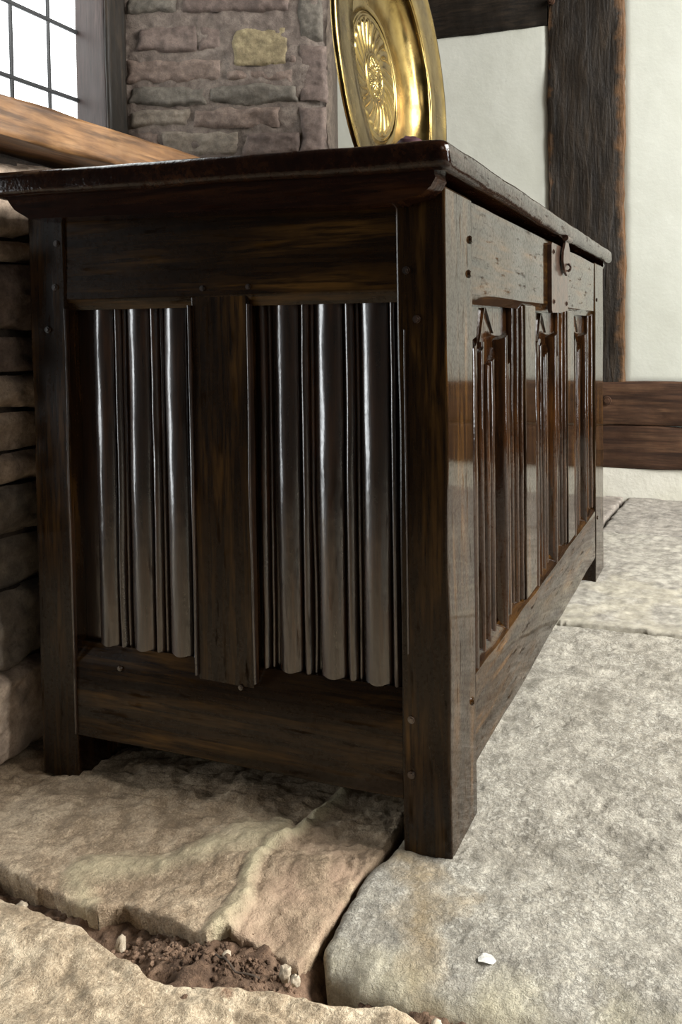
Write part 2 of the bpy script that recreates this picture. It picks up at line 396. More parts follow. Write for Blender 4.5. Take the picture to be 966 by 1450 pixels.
pa = [(-0.80, -0.155), (-0.444, -0.160), (-0.386, -0.176), (-0.362, -0.173), (-0.334, -0.180), (-0.300, -0.181), (-0.283, -0.168), (-0.245, -0.172), (-0.20, -0.180), (-0.178, -0.180), (-0.168, -0.166), (-0.128, -0.166), (-0.100, -0.176), (-0.085, -0.178), (-0.080, -0.15), (-0.083, -0.06), (-0.072, 0.02), (-0.07, 0.9), (-0.80, 0.9)]
flagstone(pa, axis_pts([(-0.82, -0.5, 0.004), (-0.5, -0.06, 0.0016)]), axis_pts([(-0.20, 0.13, 0.0016), (0.13, 0.92, 0.02)]), flag_tan, floor, 0.0, 0.044, 0.006, 0.0035, 3, shape_a,
          {'vein': lambda X, Y: np.maximum(vb(X, Y) * 0.85, vb2(X, Y) * 0.55), 'wash': lambda X, Y: np.clip((X + 0.20) / 0.05, 0, 1) * np.clip((0.05 - Y) / 0.1, 0, 1) * (0.55 + 0.5 * fbm(X * 40, Y * 40, 0, 9, 3))}, 0.003, 0.0019, 0.010)
# the big grey flag to the right, in front of the chest
pb = [(-0.066, 0.02), (-0.078, -0.05), (-0.077, -0.145), (-0.062, -0.166), (-0.030, -0.178), (0.005, -0.181), (0.05, -0.184), (0.10, -0.180), (0.16, -0.176), (0.60, -0.19), (0.60, 0.71), (0.21, 0.745), (-0.02, 0.752), (-0.066, 0.75)]
stain_b = band([(0.045, -0.20), (0.03, -0.13), (0.005, -0.06), (-0.02, -0.02), (-0.05, 0.0)], 0.035, 8, 0.03)
edge_b = band([(-0.07, -0.16), (-0.02, -0.178), (0.08, -0.184), (0.2, -0.18)], 0.05, 12, 0.03)
def shape_b(X, Y):
    k = np.clip((Y + 0.09) / -0.09, 0, 1); k2 = np.clip((X + 0.0) / -0.07, 0, 1)
    pits = np.clip(fbm(X * 75, Y * 75, 0, 91, 3) - 0.25, 0, 1)
    return -0.010 * k ** 2 - 0.004 * k2 * k - 0.0016 * pits + 0.004
flagstone(pb, axis_pts([(-0.09, 0.34, 0.0018), (0.34, 0.62, 0.01)]), axis_pts([(-0.20, 0.2, 0.0018), (0.2, 0.76, 0.004)]), flag_grey, floor, 0.0, 0.060, 0.014, 0.0028, 14, shape_b,
          {'vein': lambda X, Y: stain_b(X, Y) * 0.85, 'wash': lambda X, Y: edge_b(X, Y) * 0.7}, 0.003)
# the cream flag nearest to the camera
pc = [(-0.80, -0.175), (-0.43, -0.186), (-0.38, -0.196), (-0.34, -0.200), (-0.300, -0.206), (-0.272, -0.214), (-0.235, -0.222), (-0.20, -0.232), (-0.17, -0.232), (-0.14, -0.220), (-0.085, -0.214), (-0.033, -0.211), (0.013, -0.204), (0.055, -0.206), (0.30, -0.215), (0.30, -0.62), (-0.80, -0.62)]
rust = lambda X, Y: np.clip(1 - np.hypot(X + 0.128 + 0.006 * fbm(X * 90, Y * 90, 0, 4, 3), Y + 0.228 + 0.006 * fbm(X * 90, Y * 90, 7, 4, 3)) / 0.010, 0, 1) * 0.9
flagstone(pc, axis_pts([(-0.82, -0.46, 0.006), (-0.46, 0.10, 0.0016), (0.10, 0.32, 0.006)]), axis_pts([(-0.64, -0.36, 0.01), (-0.36, -0.16, 0.0016)]), flag_cream, floor, 0.0, 0.04, 0.011, 0.0046, 27, lambda X, Y: 0.004 * fbm(X * 11, Y * 22, 0, 61, 3) + 0.004 * np.abs(fbm(X * 18 + Y * 10, Y * 40, 0, 63, 4)), {'vein': rust}, 0.003)
# flags farther off, towards the back wall
pd = [(-0.75, 0.915), (-0.07, 0.91), (-0.066, 0.762), (-0.02, 0.764), (0.21, 0.757), (0.62, 0.722), (0.9, 0.72), (0.9, 1.50), (-0.75, 1.56)]
vd = band([(-0.1, 0.78), (0.08, 0.86), (0.16, 0.95), (0.05, 1.05), (0.2, 1.0)], 0.07, 21, 0.06)
vd2 = band([(-0.1, 0.77), (0.21, 0.765), (0.5, 0.745)], 0.05, 23, 0.02)
flagstone(pd, axis_pts([(-0.77, -0.15, 0.03), (-0.15, 0.5, 0.004), (0.5, 0.92, 0.03)]), axis_pts([(0.70, 1.58, 0.006)]), flag_pale, floor, 0.003, 0.03, 0.01, 0.003, 33, None, {'vein': lambda X, Y: np.maximum(vd(X, Y) * 0.5, vd2(X, Y) * 0.45)})
pe = [(-0.062, 1.545), (0.9, 1.512), (0.9, 2.07), (-0.04, 2.07)]
flagstone(pe, axis_pts([(-0.09, 0.4, 0.006), (0.4, 0.92, 0.03)]), axis_pts([(1.49, 2.09, 0.008)]), flag_far, floor, 0.001, 0.03, 0.010, 0.003, 45, None, {'vein': lambda X, Y: 0 * X})
pf = [(-0.75, 1.57), (-0.072, 1.548), (-0.05, 2.07), (-0.75, 2.07)]
flagstone(pf, axis_pts([(-0.77, -0.2, 0.03), (-0.2, -0.02, 0.005)]), axis_pts([(1.53, 2.09, 0.008)]), flag_far, floor, 0.001, 0.03, 0.010, 0.003, 49, None, {'vein': lambda X, Y: 0.15 + 0 * X})
pg = [(0.615, -0.62), (1.5, -0.62), (1.5, 0.705), (0.615, 0.705)]
flagstone(pg, axis_pts([(0.60, 1.52, 0.03)]), axis_pts([(-0.64, 0.72, 0.03)]), flag_grey, floor, 0.0, 0.03, 0.012, 0.003, 52, None, {'vein': lambda X, Y: 0 * X, 'wash': lambda X, Y: 0 * X})
pg = [(0.915, 0.72), (1.9, 0.715), (1.9, 2.07), (0.915, 2.07)]
flagstone(pg, axis_pts([(0.90, 1.92, 0.03)]), axis_pts([(0.70, 2.09, 0.03)]), flag_pale, floor, 0.0, 0.03, 0.012, 0.003, 55, None, {'vein': lambda X, Y: 0 * X})

zero = lambda X, Y: 0 * X
for k, (px0, px1, py0, py1, mt) in enumerate([(0.315, 1.5, -0.63, -0.225, flag_tan), (-2.0, -0.815, -0.63, 0.0, flag_cream), (-1.2, 0.1, -1.5, -0.64, flag_tan), (0.115, 1.3, -1.5, -0.64, flag_grey), (1.515, 2.6, -1.5, 0.70, flag_pale)]):
    flagstone([(px0, py0), (px1, py0 + 0.01), (px1, py1), (px0, py1 - 0.008)], axis_pts([(px0 - 0.02, px1 + 0.02, 0.02)]), axis_pts([(py0 - 0.02, py1 + 0.02, 0.02)]), mt, floor, 0.0, 0.03, 0.012, 0.004, 70 + k, None, {'vein': zero, 'wash': zero})
# earth filling the open joint, its crumbs, pebbles and a twig
xs = axis_pts([(-0.5, 0.12, 0.0025)]); ys = axis_pts([(-0.245, -0.135, 0.0022)])
X, Y = np.meshgrid(xs, ys)
Z = -0.024 + 0.006 * fbm(X * 25, Y * 25, 0, 5, 3) + 0.0035 * fbm(X * 120, Y * 120, 0, 6, 3)
Z += 0.016 * np.exp(-((X + 0.165) / 0.075) ** 2) + 0.010 * np.exp(-((X - 0.05) / 0.05) ** 2)
Z -= 0.055 * np.exp(-((X + 0.055) / 0.020) ** 2) + 0.010 * np.exp(-(((X + 0.285) / 0.03) ** 2 + ((Y + 0.19) / 0.012) ** 2))
ny, nx = X.shape
ii = np.arange(ny * nx).reshape(ny, nx)
earth = from_data('joint_earth', np.stack([X.ravel(), Y.ravel(), Z.ravel()], 1), np.stack([ii[:-1, :-1].ravel(), ii[:-1, 1:].ravel(), ii[1:, 1:].ravel(), ii[1:, :-1].ravel()], 1), dirt_mat, floor)
earth['kind'] = 'stuff'; earth['label'] = 'crumbly brown earth filling the open joint between the flags'
def earth_z(x, y):
    i = int(np.clip(np.searchsorted(xs, x), 0, nx - 1)); j = int(np.clip(np.searchsorted(ys, y), 0, ny - 1)); return float(Z[j, i])
def rock_bm(r, seed, sub=2, amp=0.35, sq=(1, 1, 1)):
    bm = bmesh.new(); bmesh.ops.create_icosphere(bm, subdivisions=sub, radius=1.0)
    for v in bm.verts:
        c = v.co.normalized(); k = 1 + amp * float(fbm(c.x * 1.4, c.y * 1.4, c.z * 1.4 + seed * 3.1, seed, 3))
        v.co = Vector((c.x * sq[0], c.y * sq[1], c.z * sq[2])) * (r * k)
    return bm
cv, cf = [], []
bm0 = rock_bm(1, 3, 1, 0.3); tv = [v.co.copy() for v in bm0.verts]; tf = [[v.index for v in f.verts] for f in bm0.faces]; bm0.free()
rnd = random.Random(5)
for k in range(520):
    x = rnd.gauss(-0.16, 0.075) if k % 5 else rnd.uniform(-0.46, 0.10)
    y = rnd.gauss(-0.194, 0.010)
    if -0.085 < x < -0.035 or x < -0.48 or x > 0.11: continue
    r = rnd.choice([0.0008, 0.001, 0.0013, 0.0018, 0.0026]); q = Matrix.Rotation(rnd.uniform(0, 6), 3, (rnd.random(), rnd.random(), 0.3)); z = earth_z(x, y)
    o = len(cv); cv += [q @ v * r + Vector((x, y, z + r * 0.4)) for v in tv]; cf += [[i + o for i in f] for f in tf]
crumbs = from_data('earth_crumbs', cv, cf, dirt_mat, floor, False); crumbs['kind'] = 'stuff'; crumbs['label'] = 'small crumbs of earth and grit lying in the joint'
def pebble(x, y, r, seed, label, sq=(1, 0.8, 0.8), mat=None, z=None, group=None):
    o = bm_obj('pebble', rock_bm(r, seed, 3, 0.3, sq), mat or pebble_mat, None, 60)
    o.location = (x, y, (earth_z(x, y) if z is None else z) + r * sq[2] * 0.75); o.rotation_euler = (0, 0, seed)
    return tag(o, label, 'pebble', group)
pebble(-0.0935, -0.186, 0.0062, 3, 'left one of two pale pebbles at the corner gap between the flags', (0.75, 0.8, 1.1), None, -0.012)
pebble(-0.0815, -0.1895, 0.0055, 6, 'right one of two pale pebbles at the corner gap between the flags', (0.8, 0.8, 1.0), None, -0.012)
pebble(-0.262, -0.195, 0.0078, 8, 'upright angular beige pebble beside the dark hollow in the left joint', (0.7, 0.6, 1.2))
pebble(-0.150, -0.190, 0.0042, 11, 'small buff pebble half sunk in the earth of the joint')
pebble(0.049, -0.196, 0.0068, 14, 'rounded beige pebble in the joint at the bottom edge', (1.1, 0.8, 0.8))
pebble(0.061, -0.1965, 0.0042, 17, 'tiny white pebble beside the beige one at the bottom edge', (1, 0.8, 0.7), white_chip)
pebble(-0.392, -0.184, 0.006, 19, 'small pale pebble wedged in the joint at far left')
def tube(name, pts, r, mat, parent=None, seg=6):
    bm = bmesh.new(); rows = []
    for i, p in enumerate(pts):
        p = Vector(p); d = (Vector(pts[min(i + 1, len(pts) - 1)]) - Vector(pts[max(i - 1, 0)])).normalized()
        a = d.cross(Vector((0.1, 0.2, 1))).normalized(); c = d.cross(a)
        rr = r[i] if isinstance(r, (list, tuple)) else r
        rows.append([bm.verts.new(p + (a * math.cos(t) + c * math.sin(t)) * rr) for t in [k * 2 * math.pi / seg for k in range(seg)]])
    for i in range(len(rows) - 1):
        for k in range(seg):
            bm.faces.new((rows[i][k], rows[i][(k + 1) % seg], rows[i + 1][(k + 1) % seg], rows[i + 1][k]))
    bm.faces.new(rows[0]); bm.faces.new(rows[-1][::-1])
    return bm_obj(name, bm, mat, parent, 60)
tpts = []
for k in range(9):
    t = k / 8; x = -0.158 + 0.045 * t; y = -0.196 - 0.004 * math.sin(t * 3.0)
    tpts.append((x, y, earth_z(x, y) + 0.0035 + 0.001 * math.sin(t * 5)))
tag(tube('twig', tpts, 0.0009, twig_mat), 'thin dark dry twig lying on the earth in the joint', 'twig')
ch = bm_obj('stone_chip', rock_bm(0.006, 23, 2, 0.5, (1.3, 1.0, 0.16)), white_chip, None, 50); ch.location = (0.071, -0.120, 0.0022)
tag(ch, 'small white fleck of chipped stone on the grey flag', 'stone chip')

# ================================================================== WALLS
YB = 2.063
wall_b = box('wall_back', (-1.5, YB, -0.05), (3.2, YB + 0.12, 2.6), plaster_mat, None, 0)
tag(wall_b, 'white limewashed plaster wall with exposed dark timber frame', None, None, 'structure')
def wavy_panel(name, x0, x1, z0, z1, y0, mat, parent, seed, amp=0.004, eb=0.006, res=0.012):
    """plaster infill: softly uneven face with rounded, slightly ragged borders"""
    xs_, zs_ = np.linspace(x0, x1, max(3, int((x1 - x0) / res))), np.linspace(z0, z1, max(3, int((z1 - z0) / res)))
    X_, Z_ = np.meshgrid(xs_, zs_)
    d = np.minimum(np.minimum(X_ - x0, x1 - X_), np.minimum(Z_ - z0, z1 - Z_))
    k = np.clip(1 - d / 0.02, 0, 1)
    Y_ = y0 - 0.006 + amp * fbm(X_ * 3, Z_ * 3, 0, seed, 4) * 0.5 + eb * (1 - np.sqrt(1 - k * k * 0.999))
    n_, m_ = X_.shape; I = np.arange(n_ * m_).reshape(n_, m_)
    return from_data(name, np.stack([X_.ravel(), Y_.ravel(), Z_.ravel()], 1), np.stack([I[:-1, :-1].ravel(), I[:-1, 1:].ravel(), I[1:, 1:].ravel(), I[1:, :-1].ravel()], 1), mat, parent)
wavy_panel('plaster_panel', -1.3, -0.300, 0.38, 1.60, YB, plaster_mat, wall_b, 1)
wavy_panel('plaster_panel', -0.050, 1.5, 0.38, 2.6, YB, plaster_mat, wall_b, 2)
def timber(name, lo, hi, mat, parent, axis, seed, amp=0.006, rings=60):
    """hewn timber: rounded rectangle section swept along an axis, faces and arrises wandering"""
    oth = [i for i in range(3) if i != axis]
    a0, a1, b0, b1 = lo[oth[0]], hi[oth[0]], lo[oth[1]], hi[oth[1]]
    prof = []
    m_ = 10
    r = 0.006
    for (ca, cb, t0) in ((a1 - r, b1 - r, 0), (a0 + r, b1 - r, 90), (a0 + r, b0 + r, 180), (a1 - r, b0 + r, 270)):
        for k in range(3): prof.append((ca + r * math.cos(math.radians(t0 + 45 * k)), cb + r * math.sin(math.radians(t0 + 45 * k))))
    full = []
    for i in range(len(prof)):
        p, q = prof[i], prof[(i + 1) % len(prof)]
        full.append(p)
        L_ = math.hypot(q[0] - p[0], q[1] - p[1])
        if L_ > 0.03:
            for k in range(1, m_): full.append((p[0] + (q[0] - p[0]) * k / m_, p[1] + (q[1] - p[1]) * k / m_))
    T = np.linspace(lo[axis], hi[axis], rings + 1)
    P = np.array(full); TT, PA = np.meshgrid(T, P[:, 0], indexing='ij'); _, PB_ = np.meshgrid(T, P[:, 1], indexing='ij')
    da = amp * fbm(TT * 4, PA * 8, PB_ * 8, seed, 4) + amp * 0.3 * fbm(TT * 30, PA * 60, PB_ * 60, seed + 4, 2)
    db = amp * fbm(TT * 4 + 30, PA * 8, PB_ * 8, seed + 7, 4) + amp * 0.3 * fbm(TT * 12, PA * 60 + 8, PB_ * 60, seed + 9, 2)
    V = np.zeros(TT.shape + (3,)); V[..., axis] = TT; V[..., oth[0]] = PA + da; V[..., oth[1]] = PB_ + db
    n_, m2 = TT.shape; I = np.arange(n_ * m2).reshape(n_, m2); J = np.roll(I, -1, 1)
    fs = [tuple(x) for x in np.stack([I[:-1].ravel(), J[:-1].ravel(), J[1:].ravel(), I[1:].ravel()], 1)] + [tuple(I[0][::-1]), tuple(I[-1])]
    o = from_data(name, V.reshape(-1, 3), fs, mat, parent, True)
    bmx = bmesh.new(); bmx.from_mesh(o.data); bmesh.ops.recalc_face_normals(bmx, faces=bmx.faces[:]); bmx.to_mesh(o.data); bmx.free()
    try: o.data.set_sharp_from_angle(angle=math.radians(50))
    except Exception: pass
    return o
m, nt, b = new_mat('waney_stud')
stud_mat = m
v = coords(nt, (1, 1, 0.11)); n1 = noise(nt, v, 50, 6, 0.6, 0.5); n2 = noise(nt, coords(nt), 16, 5, 0.65)
c = ramp(nt, n1, [(0.3, (0.007, 0.005, 0.0035)), (0.55, (0.020, 0.0135, 0.008)), (0.78, (0.05, 0.032, 0.018))]).outputs[0]
tc = nt.nodes.new('ShaderNodeTexCoord'); sx = nt.nodes.new('ShaderNodeSeparateXYZ'); nt.links.new(tc.outputs['Generated'], sx.inputs[0])
e1 = mathn(nt, 'ADD', sx.outputs[0], mathn(nt, 'MULTIPLY', mathn(nt, 'SUBTRACT', n2, 0.5), 0.36))
wn = ramp(nt, e1, [(0.0, 0.8), (0.07, 0.0), (0.86, 0.0), (0.95, 0.9)])
c = mix(nt, wn.outputs[0], c, (0.11, 0.052, 0.017))
nt.links.new(c, b.inputs['Base Color']); b.inputs['Roughness'].default_value = 0.65; b.inputs['Specular IOR Level'].default_value = 0.35
bump(nt, b, mathn(nt, 'ADD', n1, n2), 0.9, 0.006)
timber('stud', (-0.298, YB - 0.018, 0.375), (-0.047, YB + 0.06, 2.6), stud_mat, wall_b, 2, 3, 0.007, 110)
timber('rail_beam', (-1.3, YB - 0.016, 1.585), (-0.300, YB + 0.06, 1.90), beam_dark[0], wall_b, 0, 8, 0.006, 70)
timber('sill_beam', (-1.1, YB - 0.022, 0.240), (1.9, YB + 0.06, 0.385), beam_brown, wall_b, 0, 12, 0.004, 130)
timber('sill_beam', (-1.1, YB - 0.020, 0.098), (1.9, YB + 0.06, 0.236), beam_brown, wall_b, 0, 15, 0.004, 130)
pl = box('plinth', (-1.1, YB - 0.012, -0.02), (1.9, YB + 0.05, 0.099), plinth_mat, wall_b, 0.004, 2, 60, 0.004, 5)
def dowel(name, loc, axis, r, h, mat, parent, seg=10):
    bm = bmesh.new(); bmesh.ops.create_cone(bm, segments=seg, radius1=r, radius2=r * 0.8, depth=h, cap_ends=True)
    bmesh.ops.bevel(bm, geom=[e for e in bm.edges if abs(e.verts[0].co.z - e.verts[1].co.z) < 1e-6 and e.verts[0].co.z > 0], offset=min(r * 0.3, h * 0.3), segments=2, affect='EDGES')
    R = Vector((0, 0, 1)).rotation_difference(Vector(axis)).to_matrix()
    for v_ in bm.verts: v_.co = R @ v_.co + Vector(loc)
    return bm_obj(name, bm, mat, parent, 45)
dowel('peg', (-0.105, YB - 0.026, 0.322), (0, -1, 0), 0.016, 0.014, beam_brown, wall_b)
dowel('peg', (-0.285, YB - 0.024, 1.655), (0, -1, 0), 0.013, 0.014, beam_brown, wall_b)

# --- rubble stones: a soft edged, noisy block with a face grid
def rubble(w, h, dep, seed, res=0.006, edge=0.012, amp=0.006, tilt=0.0):
    """local coordinates: a along the wall, b up, d out of the wall"""
    na, nb = max(4, int(w / res)), max(4, int(h / res))
    A, B = np.meshgrid(np.linspace(0, 1, na), np.linspace(0, 1, nb))
    aw = w * A; bh = h * B
    d0 = np.minimum(np.minimum(aw, w - aw), np.minimum(bh, h - bh)) + 0.005 * fbm(aw * 22 + seed, bh * 22, 0, seed, 3) * 1.0
    k = np.clip(1 - d0 / edge, 0, 1)
    D = dep - (dep + 0.010) * (1 - np.sqrt(np.clip(1 - k ** 2, 0, 1))) + amp * fbm(aw * 10, bh * 22, 0, seed + 2, 4) + amp * 0.3 * fbm(aw * 60, bh * 90, 0, seed + 3, 3) + tilt * (bh - h / 2)
    wig = 0.004
    A2 = aw + wig * fbm(aw * 15, bh * 15, 4, seed + 8, 2); B2 = bh + wig * fbm(aw * 9, bh * 15, 9, seed + 9, 2)
    n_, m_ = A.shape; I = np.arange(n_ * m_).reshape(n_, m_)
    F = np.stack([I[:-1, :-1].ravel(), I[:-1, 1:].ravel(), I[1:, 1:].ravel(), I[1:, :-1].ravel()], 1)
    return A2.ravel(), B2.ravel(), D.ravel(), F
def wall_stone(parent, origin, e, nrm, a0, b0, w, h, dep, mat, seed, res=0.006, edge=0.012, amp=0.006, tilt=0.0):
    A, B, D, F = rubble(w, h, dep, seed, res, edge, amp, tilt)
    V = np.zeros((len(A), 3))
    for i in range(3):
        V[:, i] = origin[i] + (A + a0) * e[i] + D * nrm[i]
    V[:, 2] += B + b0
    return from_data('stone', V, F, mat, parent)

# lower stone wall behind the chest, under the window
XW = -0.62
wl = box('wall_left', (-1.30, -0.05, -0.05), (XW - 0.012, YB, 0.79), joint_and_shade, None, 0)
tag(wl, 'rough rubble stone wall under the window behind the chest', None, None, 'structure')
zc = [0.0, 0.118, 0.222, 0.288, 0.360, 0.403, 0.453, 0.507, 0.556, 0.650, 0.684, 0.790]
seed = 100
rw = random.Random(11)
for i in range(len(zc) - 1):
    y = -0.07 - rw.uniform(0.0, 0.02)
    while y < 0.62:
        w = rw.uniform(0.2, 0.36)
        near = y + w > -0.15 and y < 0.2
        wall_stone(wl, (XW, 0, 0), (0, 1, 0), (1, 0, 0), y, zc[i] + 0.002, w - 0.006, zc[i + 1] - zc[i] - 0.005, rw.uniform(-0.004, 0.008) + (0.012 if i < 2 else 0), rw.choice([wall_tan, wall_tan, wall_pink]) if i > 3 else rw.choice([wall_buff, wall_tan]), seed, 0.003 if near else 0.02, 0.014, 0.006, 0.05)
        seed += 13; y += w
# window: sill beam, jamb, leaded panes
win = empty('window_1', (-1.31, 0.0, 0.86)); tag(win, 'leaded glass window with oak sill and dark jamb above the chest', None, None, 'structure')
def wchild(o):
    o.parent = win; o.matrix_parent_inverse = Matrix.Translation((1.31, 0, -0.86)); return o
sb = timber('sill_board', (-0.66, -0.10, 0.798), (-0.557, YB - 0.03, 0.850), sill_wood, None, 1, 21, 0.003, 160); wchild(sb)
wchild(box('window_ledge', (-1.40, -0.06, 0.78), (-0.655, YB - 0.01, 0.842), mortar_mat, None, 0.003))
wchild(timber('jamb', (-1.33, 0.957, 0.80), (-1.213, 1.024, 2.35), jamb_wood, None, 2, 31, 0.002, 60))
wchild(timber('jamb', (-1.33, -0.06, 0.80), (-1.213, 0.02, 2.35), jamb_wood, None, 2, 35, 0.002, 60))
wchild(timber('jamb_dark_strip', (-1.216, 0.953, 0.80), (-1.204, 1.026, 2.35), beam_dark[2], None, 2, 37, 0.0015, 60))  # added dark strip laid over the jamb's room-side face
wchild(timber('head', (-1.33, -0.05, 2.22), (-1.213, 1.03, 2.36), jamb_wood, None, 1, 33, 0.002, 60))
GX = -1.31
PW, PH = 0.1195, 0.1735
ylines = [0.9800 - PW * k for k in range(0, 9)]
zlines = [0.990 + PH * k - PH for k in range(0, 9)]
pm = bpy.data.meshes.new('pane')
bm = box_bm((-0.0015, 0.004 - PW, 0.004), (0.0015, -0.004, PH - 0.004), 0); bm.to_mesh(pm); bm.free(); pm.materials.append(glass)
for yk in ylines[:-1]:
    for zk in zlines[:-1]:
        o = bpy.data.objects.new('pane', pm); COL.objects.link(o); o.location = (GX + rw.uniform(-0.001, 0.001), yk, zk); wchild(o)
for yk in ylines:
    wchild(box('lead_bar', (GX - 0.004, yk - 0.0055, zlines[0]), (GX + 0.006, yk + 0.0055, zlines[-1]), lead, None, 0.003, 2, 12, 0.0012, int(yk * 100)))
for zk in zlines:
    wchild(box('lead_bar', (GX - 0.004, ylines[-1], zk - 0.0055), (GX + 0.007, ylines[0], zk + 0.0055), lead, None, 0.003, 2, 20, 0.0012, int(zk * 100)))
# splayed stone pier beside the window
P0 = Vector((-1.213, 1.024)); E = Vector((0.936, 0.352)); NR = (0.352, -0.936, 0)
C1 = P0 + E * 0.543; C2 = Vector((-1.085, YB))
prof = [(P0.x - 0.12, P0.y - 0.045), (P0.x, P0.y), (C1.x - 0.03, C1.y - 0.011), (C1.x - 0.008, C1.y), (C1.x - 0.004, C1.y + 0.03), (C2.x, C2.y), (-1.45, YB), (-1.45, P0.y)]
pier = empty('wall_pier', (0, 0, 0)); tag(pier, 'splayed rubble stone pier between the window and the plaster wall', None, None, 'structure')
# front of the pier as an uneven mortar skin, turned round the corner
S = np.concatenate([np.linspace(-0.01, 0.543, 110), 0.543 + np.linspace(0.004, 0.06, 14), 0.603 + np.linspace(0.03, 0.92, 16)])
ZZ = np.linspace(0.78, 2.4, 240)
SS, ZG = np.meshgrid(S, ZZ)
E2 = (C2 - C1).normalized(); N2 = Vector((E2.y, -E2.x)); NRv = Vector((NR[0], NR[1]))
f1 = np.minimum(SS, 0.543); f2 = np.clip(SS - 0.543, 0, None)
PX = P0.x + E.x * f1 + E2.x * f2; PY = P0.y + E.y * f1 + E2.y * f2
kc = np.clip((SS - 0.503) / 0.08, 0, 1)
nx_ = NRv.x * (1 - kc) + N2.x * kc; ny_ = NRv.y * (1 - kc) + N2.y * kc
rel = 0.003 * fbm(SS * 9, ZG * 14, 0, 60, 4) + 0.003 * fbm(SS * 50, ZG * 60, 0, 64, 3) - 0.025 * np.exp(-((SS - 0.543) / 0.035) ** 2) + 0.012 * fbm(ZG * 7, SS * 2, 0, 66, 3) * np.exp(-((SS - 0.543) / 0.06) ** 2)
rel = np.where(SS > 0.58, rel * np.clip((1.4 - SS) / 0.6, 0, 1), rel)
n_, m_ = SS.shape; I = np.arange(n_ * m_).reshape(n_, m_)
pv = np.stack([(PX + nx_ * rel).ravel(), (PY + ny_ * rel).ravel(), ZG.ravel()], 1)
def sub_grid(I_): 
    f_ = np.stack([I_[:-1, :-1].ravel(), I_[:-1, 1:].ravel(), I_[1:, 1:].ravel(), I_[1:, :-1].ravel()], 1); u_ = np.unique(f_); r_ = np.full(len(pv), -1); r_[u_] = np.arange(len(u_)); return pv[u_], r_[f_]
from_data('mortar', *sub_grid(I[:, :110]), mortar_mat, pier)
from_data('return_face', *sub_grid(I[:, 109:]), joint_and_shade, pier)  # side of the pier coloured dark to stand for its shade
def pz(v_): return 0.5508 + (475.5 - v_) * 0.001872
def ps(u_): return (u_ - 185) * 0.001872
PST = [(194, 262, -8, 26, wall_grey), (266, 420, -8, 26, wall_mauve), (204, 288, 42, 78, wall_mauve), (291, 326, 42, 78, wall_mauve), (338, 414, 44, 98, wall_yellow),
       (188, 322, 88, 120, wall_pink), (328, 420, 104, 122, wall_pink), (190, 300, 124, 153, wall_grey), (302, 428, 123, 152, wall_grey), (192, 277, 158, 182, wall_buff), (281, 402, 156, 184, wall_pink),
       (238, 346, 190, 222, wall_buff), (350, 430, 190, 222, wall_mauve), (188, 236, 188, 222, wall_pink), (428, 466, -8, 66, wall_grey), (432, 470, 72, 150, wall_mauve), (430, 466, 156, 222, wall_mauve), (414, 428, 62, 96, wall_pink)]
for k, (u0, u1, v0, v1, mt) in enumerate(PST):
    wall_stone(pier, (P0.x, P0.y, 0), (E.x, E.y, 0), NR, ps(u0), pz(v1), ps(u1) - ps(u0), pz(v0) - pz(v1), 0.007 + 0.003 * rw.random(), mt, 300 + 7 * k, 0.004, 0.016, 0.006, 0.0)
rz = 1.462
while rz < 2.3:
    hh = rw.uniform(0.06, 0.1); a = 0.01
    while a < 0.46:
        w = min(rw.uniform(0.12, 0.24), 0.53 - a)
        wall_stone(pier, (P0.x, P0.y, 0), (E.x, E.y, 0), NR, a, rz, w - 0.012, hh - 0.012, 0.009, rw.choice([wall_pink, wall_grey, wall_mauve, wall_buff]), seed, 0.012, 0.014, 0.006)
        seed += 7; a += w
    rz += hh

# ================================================================== THE CHEST
D, H, L = 0.542, 0.70, 1.165
PWY = 0.098
FARW = 0.122
chest = empty('linenfold_chest', (0, 0, 0))
tag(chest, 'large dark polished oak chest with carved linenfold panels standing on the flags', 'chest')
def rail_prof_bottom_of(z0, z1, out, thick, sgn, cham=0.012, ch_d=0.008, where='bottom'):
    """outline (across, z) of a rail whose inner edge towards the panel is chamfered"""
    o, i = out, out - sgn * thick
    if where == 'bottom':
        return [(o - sgn * ch_d, z0), (o - sgn * 0.002, z0 + cham - 0.001), (o, z0 + cham + 0.001), (o, z1 - 0.001), (i, z1), (i, z0)]
    return [(o, z0 + 0.0015), (o - sgn * 0.0015, z0), (i, z0), (i, z1), (o - sgn * ch_d, z1), (o - sgn * 0.001, z1 - cham), (o, z1 - cham - 0.002)]
# posts
def post(x0, x1, y0, y1, seed):
    o = box('post', (x0, y0, 0), (x1, y1, H), oak[2], chest, 0.0025, 2, 24, 0.0012, seed)
    o.data.materials.append(oak_end[2])          # end faces given a rougher coat to blur the floor's reflection
    for p_ in o.data.polygons:
        if abs(p_.normal.y) > 0.7: p_.material_index = 1
    return o
post(-0.054, 0, 0, PWY, 1); post(-D, -D + 0.055, 0, 0.075, 2); post(-0.054, 0, L - FARW, L, 3); post(-D, -D + 0.055, L - 0.1, L, 4)
XL, XR = -D + 0.055, -0.054
